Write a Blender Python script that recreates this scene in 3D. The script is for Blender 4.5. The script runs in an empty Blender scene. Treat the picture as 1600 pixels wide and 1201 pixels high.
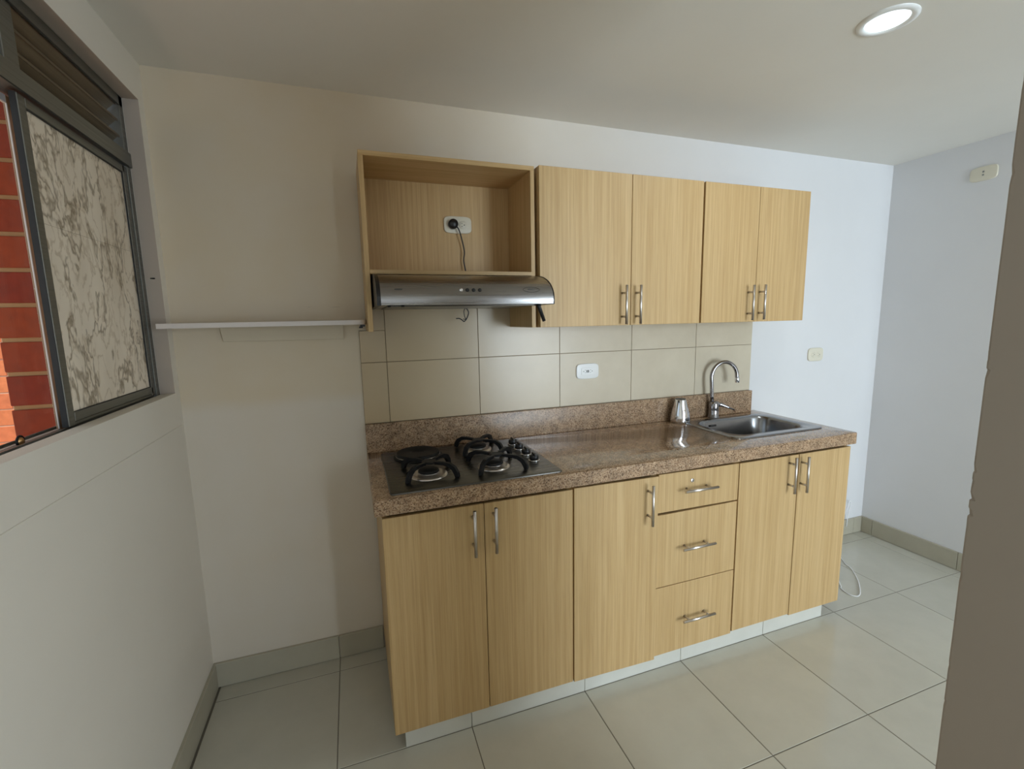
import bpy, bmesh, math, random
from mathutils import Vector, Matrix
random.seed(7)
C = bpy.context.scene.collection
PI = math.pi
# ---------------------------------------------------------------- camera
W, H = 3.706, 2.288            # room width (x), ceiling height
YN, XL = -5.2, 5.3             # window wall behind the camera, living room side wall
cam_d = bpy.data.cameras.new('camera'); cam = bpy.data.objects.new('camera', cam_d); C.objects.link(cam)
yaw, pit, rol = 0.3345, -0.1420, -0.0203
f = Vector((math.sin(yaw)*math.cos(pit), math.cos(yaw)*math.cos(pit), math.sin(pit)))
r = f.cross(Vector((0, 0, 1))).normalized(); u = r.cross(f)
r2 = math.cos(rol)*r + math.sin(rol)*u; u2 = -math.sin(rol)*r + math.cos(rol)*u
cam.matrix_world = Matrix(((r2.x, u2.x, -f.x, 0.6013), (r2.y, u2.y, -f.y, -1.9539), (r2.z, u2.z, -f.z, 1.4335), (0, 0, 0, 1)))
cam_d.sensor_width = 36; cam_d.lens = 715.13/1600*36; cam_d.clip_start = 0.02
sc = bpy.context.scene
sc.camera = cam
# ---------------------------------------------------------------- world, sun, daylight, exposure
wd = bpy.data.worlds.new('world'); sc.world = wd; wd.use_nodes = True
bg = wd.node_tree.nodes['Background']; bg.inputs[0].default_value = (0.75, 0.87, 1.0, 1); bg.inputs[1].default_value = .9
sd = bpy.data.lights.new('sun', 'SUN'); sd.energy = 4.5; sd.angle = math.radians(1.0); sd.color = (1, .93, .82)
so = bpy.data.objects.new('sun', sd); C.objects.link(so)
so.rotation_euler = Vector((0.25, 0.62, -1.0)).to_track_quat('-Z', 'Y').to_euler()
def area(name, loc, aim, sx, sy, power, col):
    d = bpy.data.lights.new(name, 'AREA'); d.shape = 'RECTANGLE'; d.size = sx; d.size_y = sy; d.energy = power; d.color = col
    o = bpy.data.objects.new(name, d); C.objects.link(o); o.location = loc
    o.rotation_euler = Vector(aim).to_track_quat('-Z', 'Z').to_euler(); return o
area('living_room_daylight', (3.05, YN-.10, 1.15), (0, 1, 0), 1.9, 2.0, 182, (.755, .885, 1.0))
area('kitchen_end_daylight', (.80, YN-.10, 1.55), (0, 1, 0), .5, .6, 3.2, (.84, .93, 1.0))
sc.view_settings.view_transform = 'Standard'; sc.view_settings.look = 'None'
sc.view_settings.exposure = 0.0; sc.view_settings.gamma = 1; sc.view_settings.use_curve_mapping = False
sc.cycles.max_bounces = 10; sc.cycles.diffuse_bounces = 6; sc.cycles.use_denoising = True
sc.cycles.caustics_reflective = False; sc.cycles.caustics_refractive = False

# ---------------------------------------------------------------- materials
def mat(name, col=(.8, .8, .8), rough=.5, metal=0, coat=0, spec=.5):
    m = bpy.data.materials.new(name); m.use_nodes = True
    b = m.node_tree.nodes['Principled BSDF']
    b.inputs['Base Color'].default_value = (*col, 1); b.inputs['Roughness'].default_value = rough
    b.inputs['Metallic'].default_value = metal; b.inputs['Coat Weight'].default_value = coat
    b.inputs['Specular IOR Level'].default_value = spec
    return m
class NT:
    def __init__(s, m): s.t = m.node_tree; s.b = s.t.nodes['Principled BSDF']
    def n(s, ty, **k):
        o = s.t.nodes.new(ty)
        for a, v in k.items():
            if a.startswith('i_'): o.inputs[a[2:].replace('_', ' ')].default_value = v
            else: setattr(o, a, v)
        return o
    def l(s, a, b): s.t.links.new(a, b)
    def ramp(s, fac, stops):
        r = s.n('ShaderNodeValToRGB'); e = r.color_ramp.elements
        while len(e) < len(stops): e.new(.5)
        for x, (p, c) in zip(e, stops): x.position = p; x.color = (*c, 1)
        s.l(fac, r.inputs[0]); return r.outputs[0]
    def mix(s, fac, a, b, mode='MIX'):
        m = s.n('ShaderNodeMix', data_type='RGBA', blend_type=mode)
        for i, v in ((0, fac), (6, a), (7, b)):
            if hasattr(v, 'links'): s.l(v, m.inputs[i])
            elif i == 0: m.inputs[0].default_value = v
            else: m.inputs[i].default_value = (*v, 1)
        return m.outputs[2]
    def bump(s, h, strength=.2, dist=.001):
        b = s.n('ShaderNodeBump'); b.inputs['Strength'].default_value = strength; b.inputs['Distance'].default_value = dist
        s.l(h, b.inputs['Height']); s.l(b.outputs[0], s.b.inputs['Normal'])
    def noise(s, vec, scale, detail=4, rough=.5):
        n = s.n('ShaderNodeTexNoise'); n.inputs['Scale'].default_value = scale; n.inputs['Detail'].default_value = detail
        n.inputs['Roughness'].default_value = rough
        if vec: s.l(vec, n.inputs['Vector'])
        return n.outputs['Fac']
    def coord(s, scale=(1, 1, 1), rand=True, kind='Object'):
        tc = s.n('ShaderNodeTexCoord'); mp = s.n('ShaderNodeMapping'); mp.inputs['Scale'].default_value = scale
        v = tc.outputs[kind]
        if rand:
            oi = s.n('ShaderNodeObjectInfo'); ml = s.n('ShaderNodeMath', operation='MULTIPLY'); ml.inputs[1].default_value = 17.3
            s.l(oi.outputs['Random'], ml.inputs[0]); cb = s.n('ShaderNodeCombineXYZ')
            for i in range(3): s.l(ml.outputs[0], cb.inputs[i])
            ad = s.n('ShaderNodeVectorMath', operation='ADD'); s.l(v, ad.inputs[0]); s.l(cb.outputs[0], ad.inputs[1]); v = ad.outputs[0]
        s.l(v, mp.inputs[0]); return mp.outputs[0]
def wood(name, scale, dark=(.505, .330, .145), light=(.60, .415, .205)):
    m = mat(name, rough=.42, spec=.35); t = NT(m)
    v = t.coord(scale); a = t.noise(v, 1.0, 6, .62)
    fine = t.noise(t.coord(tuple(q*3.2 for q in scale)), 1.0, 3, .7)
    c = t.ramp(a, [(.34, dark), (.5, tuple((p+q)/2 for p, q in zip(dark, light))), (.64, light)])
    g = t.ramp(fine, [(.36, (.84, .81, .76)), (.55, (1, 1, 1))])
    t.l(t.mix(.7, c, g, 'MULTIPLY'), t.b.inputs['Base Color']); t.bump(fine, .12, .0006)
    return m
M = {}
M['wood_v'] = wood('oak_laminate_vertical', (85, 85, 1.3))
M['wood_h'] = wood('oak_laminate_horizontal', (1.3, 60, 85))
def paint(name, col, stain_shade=None):
    m = mat(name, col, .62, spec=.3); t = NT(m)
    v = t.coord((1, 1, 1), False); n = t.noise(v, 1.6, 5, .6); fine = t.noise(v, 90, 3)
    base = t.ramp(n, [(.3, tuple(c*.95 for c in col)), (.7, col)])
    if stain_shade:
        base = stain_shade(t, v, base)
    t.l(base, t.b.inputs['Base Color']); t.bump(t.mix(.5, n, fine), .10, .002)
    return m
WHITE = (.725, .725, .735)
def back_stain_shade(t, v, base):
    # dim warm light painted in towards the left, plus grease staining higher up
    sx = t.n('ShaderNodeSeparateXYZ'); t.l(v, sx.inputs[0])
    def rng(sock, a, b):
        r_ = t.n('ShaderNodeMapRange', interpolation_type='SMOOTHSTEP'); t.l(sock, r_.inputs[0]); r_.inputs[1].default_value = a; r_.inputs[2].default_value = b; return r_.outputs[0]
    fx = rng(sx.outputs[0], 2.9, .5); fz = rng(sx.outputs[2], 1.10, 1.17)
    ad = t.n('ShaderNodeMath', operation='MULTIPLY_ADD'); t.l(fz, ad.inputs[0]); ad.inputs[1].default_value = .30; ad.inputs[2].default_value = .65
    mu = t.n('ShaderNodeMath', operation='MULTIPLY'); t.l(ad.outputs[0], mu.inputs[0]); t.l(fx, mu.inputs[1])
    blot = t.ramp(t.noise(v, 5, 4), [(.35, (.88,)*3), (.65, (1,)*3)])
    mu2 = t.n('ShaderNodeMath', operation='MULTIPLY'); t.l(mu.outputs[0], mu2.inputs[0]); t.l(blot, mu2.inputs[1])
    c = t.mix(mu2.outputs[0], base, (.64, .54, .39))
    # faint scrape marks where something rubbed above the shelf
    mp = t.n('ShaderNodeMapping'); t.l(v, mp.inputs[0]); mp.inputs['Scale'].default_value = (14, 1, 260)
    s_ = t.ramp(t.noise(mp.outputs[0], 1, 2), [(.60, (0, 0, 0)), (.66, (1, 1, 1))])
    m1 = t.n('ShaderNodeMath', operation='MULTIPLY'); t.l(rng(sx.outputs[0], .42, .46), m1.inputs[0]); t.l(rng(sx.outputs[0], .59, .55), m1.inputs[1])
    m2 = t.n('ShaderNodeMath', operation='MULTIPLY'); t.l(rng(sx.outputs[2], 1.492, 1.496), m2.inputs[0]); t.l(rng(sx.outputs[2], 1.514, 1.508), m2.inputs[1])
    m3 = t.n('ShaderNodeMath', operation='MULTIPLY'); t.l(m1.outputs[0], m3.inputs[0]); t.l(m2.outputs[0], m3.inputs[1])
    m4 = t.n('ShaderNodeMath', operation='MULTIPLY'); t.l(m3.outputs[0], m4.inputs[0]); t.l(s_, m4.inputs[1])
    m5 = t.n('ShaderNodeMath', operation='MULTIPLY'); t.l(m4.outputs[0], m5.inputs[0]); m5.inputs[1].default_value = .55
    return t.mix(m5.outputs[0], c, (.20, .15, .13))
M['wall'] = paint('white_wall_paint', WHITE)
M['wall_left'] = paint('cream_wall_paint', (.80, .76, .68))
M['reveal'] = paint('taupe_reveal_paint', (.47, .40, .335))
M['cleat'] = paint('shelf_cleat_paint', (.62, .54, .41))
M['wall_back'] = paint('white_wall_paint_stain_shade', WHITE, back_stain_shade)
M['ceiling'] = paint('ceiling_paint', (.76, .74, .69))
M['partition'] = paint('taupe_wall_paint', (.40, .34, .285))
def tile(name, col, rough, var=.04):
    m = mat(name, col, rough, spec=.5); t = NT(m)
    n = t.noise(t.coord((1, 1, 1)), 7, 5, .6)
    a = tuple(c*(1-var*2) for c in col)
    t.l(t.ramp(n, [(.3, a), (.7, col)]), t.b.inputs['Base Color'])
    return m
M['floor_tile'] = tile('polished_porcelain', (.545, .53, .455), .13)
M['skirting'] = tile('porcelain_skirting', (.44, .41, .325), .25)
M['plinth_tile'] = tile('white_plinth_tile', (.66, .655, .60), .25)
def splash():
    m = mat('beige_splash_tile', rough=.30); t = NT(m); n = t.noise(t.coord((1, 1, 1)), 7, 5, .6)
    base = t.ramp(n, [(.3, (.56, .49, .37)), (.7, (.62, .55, .425))])
    g = t.n('ShaderNodeNewGeometry'); sx = t.n('ShaderNodeSeparateXYZ'); t.l(g.outputs['Position'], sx.inputs[0])   # warm dimness of the left side painted into the tiles, patchy
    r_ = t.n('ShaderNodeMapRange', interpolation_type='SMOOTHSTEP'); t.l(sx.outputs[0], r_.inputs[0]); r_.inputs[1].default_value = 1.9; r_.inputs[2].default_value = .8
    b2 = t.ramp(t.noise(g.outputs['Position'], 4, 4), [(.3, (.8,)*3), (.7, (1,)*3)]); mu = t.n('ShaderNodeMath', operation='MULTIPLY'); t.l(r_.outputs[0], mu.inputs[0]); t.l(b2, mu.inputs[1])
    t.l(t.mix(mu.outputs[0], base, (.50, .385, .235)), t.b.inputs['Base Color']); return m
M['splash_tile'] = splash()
M['grout'] = mat('dark_grout', (.16, .145, .115), .9)
M['grout_l'] = mat('splash_grout', (.22, .17, .115), .9)
def granite(nm='brown_granite', rough=.13, coat=.3, spec=.5, g=1.0):
    m = mat(nm, rough=rough, spec=spec, coat=coat); t = NT(m); m.node_tree.nodes['Principled BSDF'].inputs['Coat Roughness'].default_value = .06
    v = t.coord((1, 1, 1), False)
    vo = t.n('ShaderNodeTexVoronoi'); vo.inputs['Scale'].default_value = 300; t.l(v, vo.inputs['Vector'])
    sp = t.n('ShaderNodeSeparateColor'); t.l(vo.outputs['Color'], sp.inputs[0])
    c = t.ramp(sp.outputs[0], [(0, (.10, .065, .04)), (.14, (.20, .125, .075)), (.30, (.30, .20, .125)), (.62, (.39, .275, .18)), (.92, (.48, .365, .255))])
    n = t.ramp(t.noise(v, 28, 4), [(.35, (.74*g, .70*g, .66*g)), (.62, (1.06*g, 1.0*g, .93*g))])
    t.l(t.mix(1.0, c, n, 'MULTIPLY'), t.b.inputs['Base Color'])
    return m
M['granite'] = granite(); M['granite_edge'] = granite('honed_granite_edge', .5, 0, .15, 1.05); M['granite_up'] = granite('granite_upstand', .24, 0)
def brushed(name, col, rough, scale=(2, 300, 300)):
    m = mat(name, col, rough, 1); t = NT(m); n = t.noise(t.coord(scale), 1, 3)
    t.l(t.ramp(n, [(.3, (rough*.8,)*3), (.7, (rough*1.25,)*3)]), t.b.inputs['Roughness'])
    return m
M['steel'] = brushed('brushed_steel', (.34, .33, .325), .30)
M['steel_plate'] = brushed('cooktop_steel', (.14, .133, .12), .30, (1.5, 160, 160))
M['sink_steel'] = mat('sink_steel', (.30, .305, .32), .22, 1)
M['nickel'] = mat('satin_nickel', (.62, .58, .54), .28, 1)
M['chrome'] = mat('chrome', (.78, .78, .80), .06, 1)
M['faucet'] = mat('grey_chrome', (.33, .32, .33), .12, 1)
M['iron'] = mat('cast_iron', (.007, .007, .008), .5, spec=.3)
M['enamel'] = mat('black_burner_enamel', (.010, .010, .010), .5, spec=.25)
M['black_plastic'] = mat('black_plastic', (.010, .010, .011), .35)
M['dark'] = mat('dark_void', (.02, .018, .015), .8)
M['shelf'] = mat('white_shelf_laminate', (.66, .60, .56), .4)
M['beige_plastic'] = mat('ivory_plastic', (.70, .66, .54), .4)
M['white_plastic'] = mat('white_plastic', (.82, .83, .82), .35)
M['slot'] = mat('slot_black', (.02, .02, .02), .6)
M['alu'] = brushed('grey_aluminium', (.25, .255, .24), .42, (200, 3, 200))
M['alu_dark'] = mat('gasket_and_gap_shade', (.02, .02, .02), .7)
M['alu_brown'] = mat('bronze_aluminium', (.30, .17, .08), .4, 0)
M['slat'] = brushed('louvre_aluminium', (.24, .20, .15), .45, (200, 3, 200))
M['cable'] = mat('white_cable', (.85, .85, .86), .4)
M['brass'] = mat('brass', (.7, .42, .2), .35, 1)
M['logo'] = mat('logo_grey', (.06, .055, .05), .5)
M['mortar'] = mat('mortar', (.42, .24, .11), .9)
M['mortar_far'] = mat('pale_mortar', (.68, .48, .36), .9)
def brick_mat(name, a, b):
    m = mat(name, a, .75); t = NT(m)
    oi = t.n('ShaderNodeObjectInfo'); c = t.ramp(oi.outputs['Random'], [(0, a), (1, b)])
    n = t.noise(t.coord((1, 1, 1)), 30, 4)
    g = t.ramp(n, [(.3, (.80, .78, .76)), (.65, (1, 1, 1))])
    t.l(t.mix(1, c, g, 'MULTIPLY'), t.b.inputs['Base Color']); t.bump(n, .3, .002); return m
M['brick'] = brick_mat('shaded_clay_brick', (.24, .022, .003), (.33, .050, .005))  # same brick as the far wall, with the pier's shade painted in
M['brick_far'] = brick_mat('sunlit_clay_brick', (.56, .15, .065), (.66, .22, .085))  # lighter copy of the brick, sunlight painted into its colour
def marble():
    m = mat('marble_film', rough=.35); t = NT(m)
    tc = t.n('ShaderNodeTexCoord'); mp = t.n('ShaderNodeMapping'); t.l(tc.outputs['Object'], mp.inputs[0]); mp.inputs['Scale'].default_value = (1, 1, .5)
    mp.inputs['Rotation'].default_value = (.35, 0, 0); v = mp.outputs[0]
    w = t.n('ShaderNodeTexNoise'); w.inputs['Scale'].default_value = 7; w.inputs['Detail'].default_value = 5; t.l(v, w.inputs['Vector'])
    ad = t.n('ShaderNodeMix', data_type='VECTOR'); ad.inputs[0].default_value = .10; t.l(v, ad.inputs[4]); t.l(w.outputs['Color'], ad.inputs[5])
    n1 = t.n('ShaderNodeTexNoise'); n1.inputs['Scale'].default_value = 9; n1.inputs['Detail'].default_value = 4; n1.inputs['Roughness'].default_value = .6; t.l(ad.outputs[1], n1.inputs['Vector'])
    v1 = t.ramp(n1.outputs['Fac'], [(.475, (1, 1, 1)), (.497, (.40, .36, .30)), (.53, (1, 1, 1))])
    n2 = t.n('ShaderNodeTexNoise'); n2.inputs['Scale'].default_value = 26; n2.inputs['Detail'].default_value = 5; t.l(ad.outputs[1], n2.inputs['Vector'])
    v2 = t.ramp(n2.outputs['Fac'], [(.45, (1, 1, 1)), (.49, (.74, .70, .64)), (.53, (1, 1, 1))])
    sh = t.ramp(t.noise(v, 5, 3), [(.35, (.84, .82, .79)), (.65, (1, 1, 1))])
    c = t.mix(1, t.mix(1, v1, v2, 'MULTIPLY'), sh, 'MULTIPLY')
    t.l(t.mix(1, c, (.90, .81, .68), 'MULTIPLY'), t.b.inputs['Base Color']); return m
M['marble'] = marble()
def glass():
    m = bpy.data.materials.new('window_glass'); m.use_nodes = True; t = m.node_tree; t.nodes.clear()
    o = t.nodes.new('ShaderNodeOutputMaterial'); mx = t.nodes.new('ShaderNodeMixShader'); tr = t.nodes.new('ShaderNodeBsdfTransparent'); gl = t.nodes.new('ShaderNodeBsdfGlossy')
    gl.inputs['Roughness'].default_value = .02; mx.inputs[0].default_value = .02; tr.inputs[0].default_value = (.96, .98, .97, 1)
    t.links.new(tr.outputs[0], mx.inputs[1]); t.links.new(gl.outputs[0], mx.inputs[2]); t.links.new(mx.outputs[0], o.inputs[0]); return m
M['glass'] = glass()
def emit(name, col, s):
    m = mat(name, col); b = m.node_tree.nodes['Principled BSDF']; b.inputs['Emission Color'].default_value = (*col, 1); b.inputs['Emission Strength'].default_value = s; return m
M['lamp'] = emit('lamp_glass', (.80, .93, 1.0), 2.2)

# ---------------------------------------------------------------- mesh helpers
def box(bm, x0, x1, y0, y1, z0, z1, bev=0, seg=1, skip=None):
    v = [bm.verts.new((x, y, z)) for x in (x0, x1) for y in (y0, y1) for z in (z0, z1)]
    F = [(0, 1, 3, 2), (4, 6, 7, 5), (0, 4, 5, 1), (2, 3, 7, 6), (0, 2, 6, 4), (1, 5, 7, 3)]
    fs = [bm.faces.new([v[i] for i in q]) for q in F]
    if bev:
        es = list({e for f_ in fs for e in f_.edges}); bmesh.ops.bevel(bm, geom=es, offset=bev, segments=seg, affect='EDGES', profile=.6)
    return bm
def B(*a, **k): return box(bmesh.new(), *a, **k)
def tube(bm, pts, rad, seg=10, cap=True):
    pts = [Vector(p) for p in pts]; rings = []; n = len(pts)
    up = Vector((0, 0, 1)); t0 = (pts[1]-pts[0]).normalized()
    if abs(t0.dot(up)) > .9: up = Vector((1, 0, 0))
    nrm = t0.cross(up).normalized()
    for i, p in enumerate(pts):
        t = ((pts[min(i+1, n-1)]-pts[max(i-1, 0)])).normalized()
        nrm = (nrm - t*nrm.dot(t)).normalized(); b = t.cross(nrm)
        rr = rad[i] if isinstance(rad, (list, tuple)) else rad
        rings.append([bm.verts.new(p + rr*(math.cos(a)*nrm + math.sin(a)*b)) for a in (2*PI*k/seg for k in range(seg))])
    for A, Bq in zip(rings, rings[1:]):
        for k in range(seg): bm.faces.new((A[k], A[(k+1) % seg], Bq[(k+1) % seg], Bq[k])).smooth = True
    if cap: bm.faces.new(rings[0][::-1]); bm.faces.new(rings[-1])
    return bm
def lathe(bm, prof, c=(0, 0, 0), seg=32, axis='z', capped=True):
    rings = []
    for rr, h in prof:
        ring = []
        for k in range(seg):
            a = 2*PI*k/seg; x, y = rr*math.cos(a), rr*math.sin(a)
            p = (x, y, h) if axis == 'z' else ((x, -h, y) if axis == 'y' else (-h, x, y))
            ring.append(bm.verts.new((p[0]+c[0], p[1]+c[1], p[2]+c[2])))
        rings.append(ring)
    for A, Bq in zip(rings, rings[1:]):
        for k in range(seg): bm.faces.new((A[k], A[(k+1) % seg], Bq[(k+1) % seg], Bq[k])).smooth = True
    if capped:
        if prof[0][0] > 1e-5: bm.faces.new(rings[0][::-1])
        if prof[-1][0] > 1e-5: bm.faces.new(rings[-1])
    return bm
def smoothpath(ctrl, n=8):
    P = [Vector(p) for p in ctrl]; P = [P[0]*2-P[1]] + P + [P[-1]*2-P[-2]]; out = []
    for i in range(1, len(P)-2):
        for k in range(n):
            t = k/n; a, b, c_, d = P[i-1:i+3]
            out.append(.5*((2*b)+(c_-a)*t+(2*a-5*b+4*c_-d)*t*t+(3*b-a-3*c_+d)*t**3))
    out.append(P[-2]); return out
def rrect(x0, x1, y0, y1, rad, seg=6):
    if not isinstance(rad, (list, tuple)): rad = [rad]*4
    out = []
    for (cx, cy, a0), q in zip(((x1, y1, 0), (x0, y1, 90), (x0, y0, 180), (x1, y0, 270)), rad):
        sx = -1 if cx == x1 else 1; sy = -1 if cy == y1 else 1
        for k in range(seg+1):
            a = math.radians(a0+90*k/seg); out.append((cx+sx*q+q*math.cos(a), cy+sy*q+q*math.sin(a)))
    return out
def prism(bm, outline, h0, h1, plane='xy', bev=0, seg=2, holes=()):
    def P(a, b, h): return {'xy': (a, b, h), 'xz': (a, h, b), 'yz': (h, a, b)}[plane]
    loops = [[bm.verts.new(P(a, b, h0)) for a, b in o] for o in (outline, *holes)]
    es = [bm.edges.new((l[i], l[(i+1) % len(l)])) for l in loops for i in range(len(l))]
    if holes: fs = [g for g in bmesh.ops.triangle_fill(bm, edges=es, use_beauty=True)['geom'] if isinstance(g, bmesh.types.BMFace)]
    else: fs = [bm.faces.new(loops[0])]
    ret = bmesh.ops.extrude_face_region(bm, geom=fs)
    nv = [g for g in ret['geom'] if isinstance(g, bmesh.types.BMVert)]; d = Vector(P(0, 0, h1))-Vector(P(0, 0, h0))
    bmesh.ops.translate(bm, verts=nv, vec=d)
    bmesh.ops.recalc_face_normals(bm, faces=bm.faces[:])
    if bev:
        s_ = set(nv); top = [e for e in bm.edges if e.verts[0] in s_ and e.verts[1] in s_ and not all(all(v in s_ for v in f_.verts) for f_ in e.link_faces)]
        bmesh.ops.bevel(bm, geom=top, offset=bev, segments=seg, affect='EDGES', profile=.5)
    return bm
def obj(name, bm, m, parent=None, recalc=True, smooth=None):
    me = bpy.data.meshes.new(name)
    if parent is not None:
        off = Vector((0, 0, 0)); p = parent
        while p is not None: off += p.location; p = p.parent
        if off.length: bmesh.ops.translate(bm, verts=bm.verts[:], vec=-off)
    if recalc: bmesh.ops.recalc_face_normals(bm, faces=bm.faces[:])
    if smooth:
        for f_ in bm.faces: f_.smooth = True
    bm.to_mesh(me); bm.free()
    for q in (m if isinstance(m, (list, tuple)) else [m]): me.materials.append(M[q])
    if smooth: me.set_sharp_from_angle(angle=math.radians(smooth))
    o = bpy.data.objects.new(name, me); C.objects.link(o); o.parent = parent; return o
def tag(o, label=None, cat=None, group=None, kind=None):
    if label: o['label'] = label
    if cat: o['category'] = cat
    if group: o['group'] = group
    if kind: o['kind'] = kind
    return o
def thing(name, loc, label, cat, group=None, kind=None):
    o = bpy.data.objects.new(name, None); C.objects.link(o); o.location = loc; o.empty_display_size = .05
    return tag(o, label, cat, group, kind)

# ---------------------------------------------------------------- structure
S = 'structure'
fl = tag(obj('floor', B(0, XL, YN, 0, -.06, -.0012), 'grout'), 'polished off-white porcelain tile floor', 'floor', kind=S)
mesh_of = {}
def tile_piece(parent, dims, centre, m, axis, bev=.0012):
    key = (tuple(round(d, 4) for d in dims), m, axis)
    if key not in mesh_of:
        b = bmesh.new(); box(b, -dims[0]/2, dims[0]/2, -dims[1]/2, dims[1]/2, -dims[2]/2, dims[2]/2)
        es = [e for e in b.edges if all(v.co[axis[0]]*axis[1] > 0 for v in e.verts)]
        bmesh.ops.bevel(b, geom=es, offset=bev, segments=1, affect='EDGES')
        bmesh.ops.recalc_face_normals(b, faces=b.faces[:])
        me = bpy.data.meshes.new('tile'); b.to_mesh(me); b.free(); me.materials.append(M[m]); mesh_of[key] = me
    o = bpy.data.objects.new('tile', mesh_of[key]); C.objects.link(o); o.parent = parent
    o.location = Vector(centre)-parent.location; return o
TS, J = .45, .003
xs = [0] + [.467+.45*k for k in range(12) if .467+.45*k < XL] + [XL]; xs = [xs[0], .017] + xs[1:]
ys = [0, -.088] + [-.088-.45*k for k in range(1, 13) if -.088-.45*k > YN] + [YN]
for a, b_ in zip(xs, xs[1:]):
    for c_, d_ in zip(ys, ys[1:]):
        if b_-a < .03: continue
        if a > W and c_ > -1.2: continue
        x0, x1, y0, y1 = a+J/2, b_-J/2, d_+J/2, c_-J/2
        tile_piece(fl, (x1-x0, y1-y0, .010), ((x0+x1)/2, (y0+y1)/2, -.005), 'floor_tile', (2, 1), .0010)
tag(obj('ceiling', B(-.14, XL+.14, YN-.12, .12, H, H+.1), 'ceiling'), 'plain off-white painted ceiling', 'ceiling', kind=S)
wb = tag(obj('wall_back', B(-.14, W+.14, 0, .12, -.06, H+.02), 'wall_back'), 'back wall, white paint with stains and dim warm light painted in at left, with beige tile splashback', 'wall', kind=S)
# left wall with the window opening
OY0, OY1, OZ0, OZ1 = -1.75, -.045, 1.197, 2.163
b = bmesh.new(); box(b, -.14, 0, YN, 0, -.06, 1.176); box(b, -.0405, 0, YN, 0, 1.176, OZ0); box(b, -.14, -.0405, YN, OY0, 1.176, OZ0); box(b, -.14, -.0405, OY1, 0, 1.176, OZ0); box(b, -.14, 0, YN, 0, OZ1, H+.02); box(b, -.14, 0, YN, OY0, OZ0, OZ1); box(b, -.14, 0, OY1, 0, OZ0, OZ1)
wl = tag(obj('wall_left', b, 'wall_left'), 'white painted wall under and around the aluminium window', 'wall', kind=S)
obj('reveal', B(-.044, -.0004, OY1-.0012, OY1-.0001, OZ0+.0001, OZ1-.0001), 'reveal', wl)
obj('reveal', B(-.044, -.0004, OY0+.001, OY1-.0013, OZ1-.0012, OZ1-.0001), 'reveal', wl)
obj('plaster_seam', B(0, .0022, -1.6, -.02, 1.0765, 1.0785, bev=.0006), 'wall_left', wl)
# right wall with the balcony opening (out of frame)
b = bmesh.new(); box(b, W, W+.12, -1.25, 0, -.06, H+.02); box(b, W+.12, XL, -1.25, -1.13, -.06, H+.02)
tag(obj('wall_living', B(XL, XL+.12, YN, -1.13, -.06, H+.02), 'partition'), 'side wall of the living room, out of frame', 'wall', kind=S)  # unseen wall, dark colour picked to cut bounced light
tag(obj('wall_right', b, 'wall'), 'plain white wall at the far right with tiled skirting', 'wall', kind=S)
# wall behind the camera with the living room window and the small kitchen window
b = bmesh.new(); z0 = -.06; z1 = H+.02
box(b, -.14, .35, YN-.12, YN, z0, z1); box(b, .35, 1.25, YN-.12, YN, z0, 1.10); box(b, .35, 1.25, YN-.12, YN, 2.0, z1); box(b, 1.25, 2.1, YN-.12, YN, z0, z1)
box(b, 2.1, 4.0, YN-.12, YN, 2.15, z1); box(b, 2.1, 4.0, YN-.12, YN, z0, .15); box(b, 4.0, XL+.12, YN-.12, YN, z0, z1)
tag(obj('wall_near', b, 'partition'), 'wall behind the camera', 'wall', kind=S)  # dark colour on this unseen wall lowers the bounce fill
# partition whose chipped edge stands at the right of the frame
def partition():
    bm = bmesh.new(); x0, x1, y0, y1 = 1.481, 1.62, -2.78, -1.55
    rnd = random.Random(3)
    zs = [0.0]; z = 0
    chips = {1.345: .004, 1.36: .0015, 1.19: .0035, 1.175: .002, 1.145: .006, 1.13: .003, 1.12: .0055, 1.10: .001, 1.02: .002, .86: .002, 1.62: .003, 1.74: .002, .80: .0025}
    zl = sorted(set([0, H] + [H*i/40 for i in range(41)] + list(chips) + [c+.012 for c in chips] + [c-.012 for c in chips]))
    prev = None
    for z in zl:
        c = chips.get(z, rnd.uniform(0, .0008)); k = .003+c
        ring = [(x0, y0), (x0, y1-k), (x0+k*.35, y1-k*.35), (x0+k, y1), (x1-.003, y1), (x1, y1-.003), (x1, y0)]
        ring = [bm.verts.new((a, b_, z)) for a, b_ in ring]
        if prev:
            n = len(ring)
            for i in range(n): bm.faces.new((prev[i], prev[(i+1) % n], ring[(i+1) % n], ring[i]))
        else: bm.faces.new(ring[::-1])
        prev = ring
    bm.faces.new(prev); return bm
tag(obj('wall_partition', partition(), 'partition'), 'dark taupe wall end with a chipped corner, right edge of the view', 'wall', kind=S)

# skirtings, tile by tile
def skirting(name, label, x0, x1, y0, y1, joints, axis, along):
    core = {'x': (x0, x1, y1-.0, y1) , 'y': (x0, x0, y0, y1)}
    t_ = thing(name, (0, 0, 0), label, 'skirting', kind=S)
    for a, b_ in zip(joints, joints[1:]):
        if along == 'x': tile_piece(t_, (b_-a-.002, y1-y0, .102), ((a+b_)/2, (y0+y1)/2, .0525), 'skirting', axis)
        else: tile_piece(t_, (x1-x0, b_-a-.002, .102), ((x0+x1)/2, (a+b_)/2, .0525), 'skirting', axis)
    return t_
skirting('baseboard_back', 'tile skirting along the back wall', 0, 0, -.012, -.0005, [.0005, .467, .651], (1, -1), 'x')
skirting('baseboard_back_right', 'tile skirting on the back wall right of the cabinets', 0, 0, -.012, -.0005, [2.725, 3.17, 3.62, 3.693], (1, -1), 'x')
skirting('baseboard_left', 'tile skirting along the window wall', .0005, .012, 0, 0, [-5.04, -4.59, -4.14, -3.69, -3.24, -2.79, -2.34, -1.89, -1.44, -.99, -.50, -.0130], (0, 1), 'y')
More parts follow.
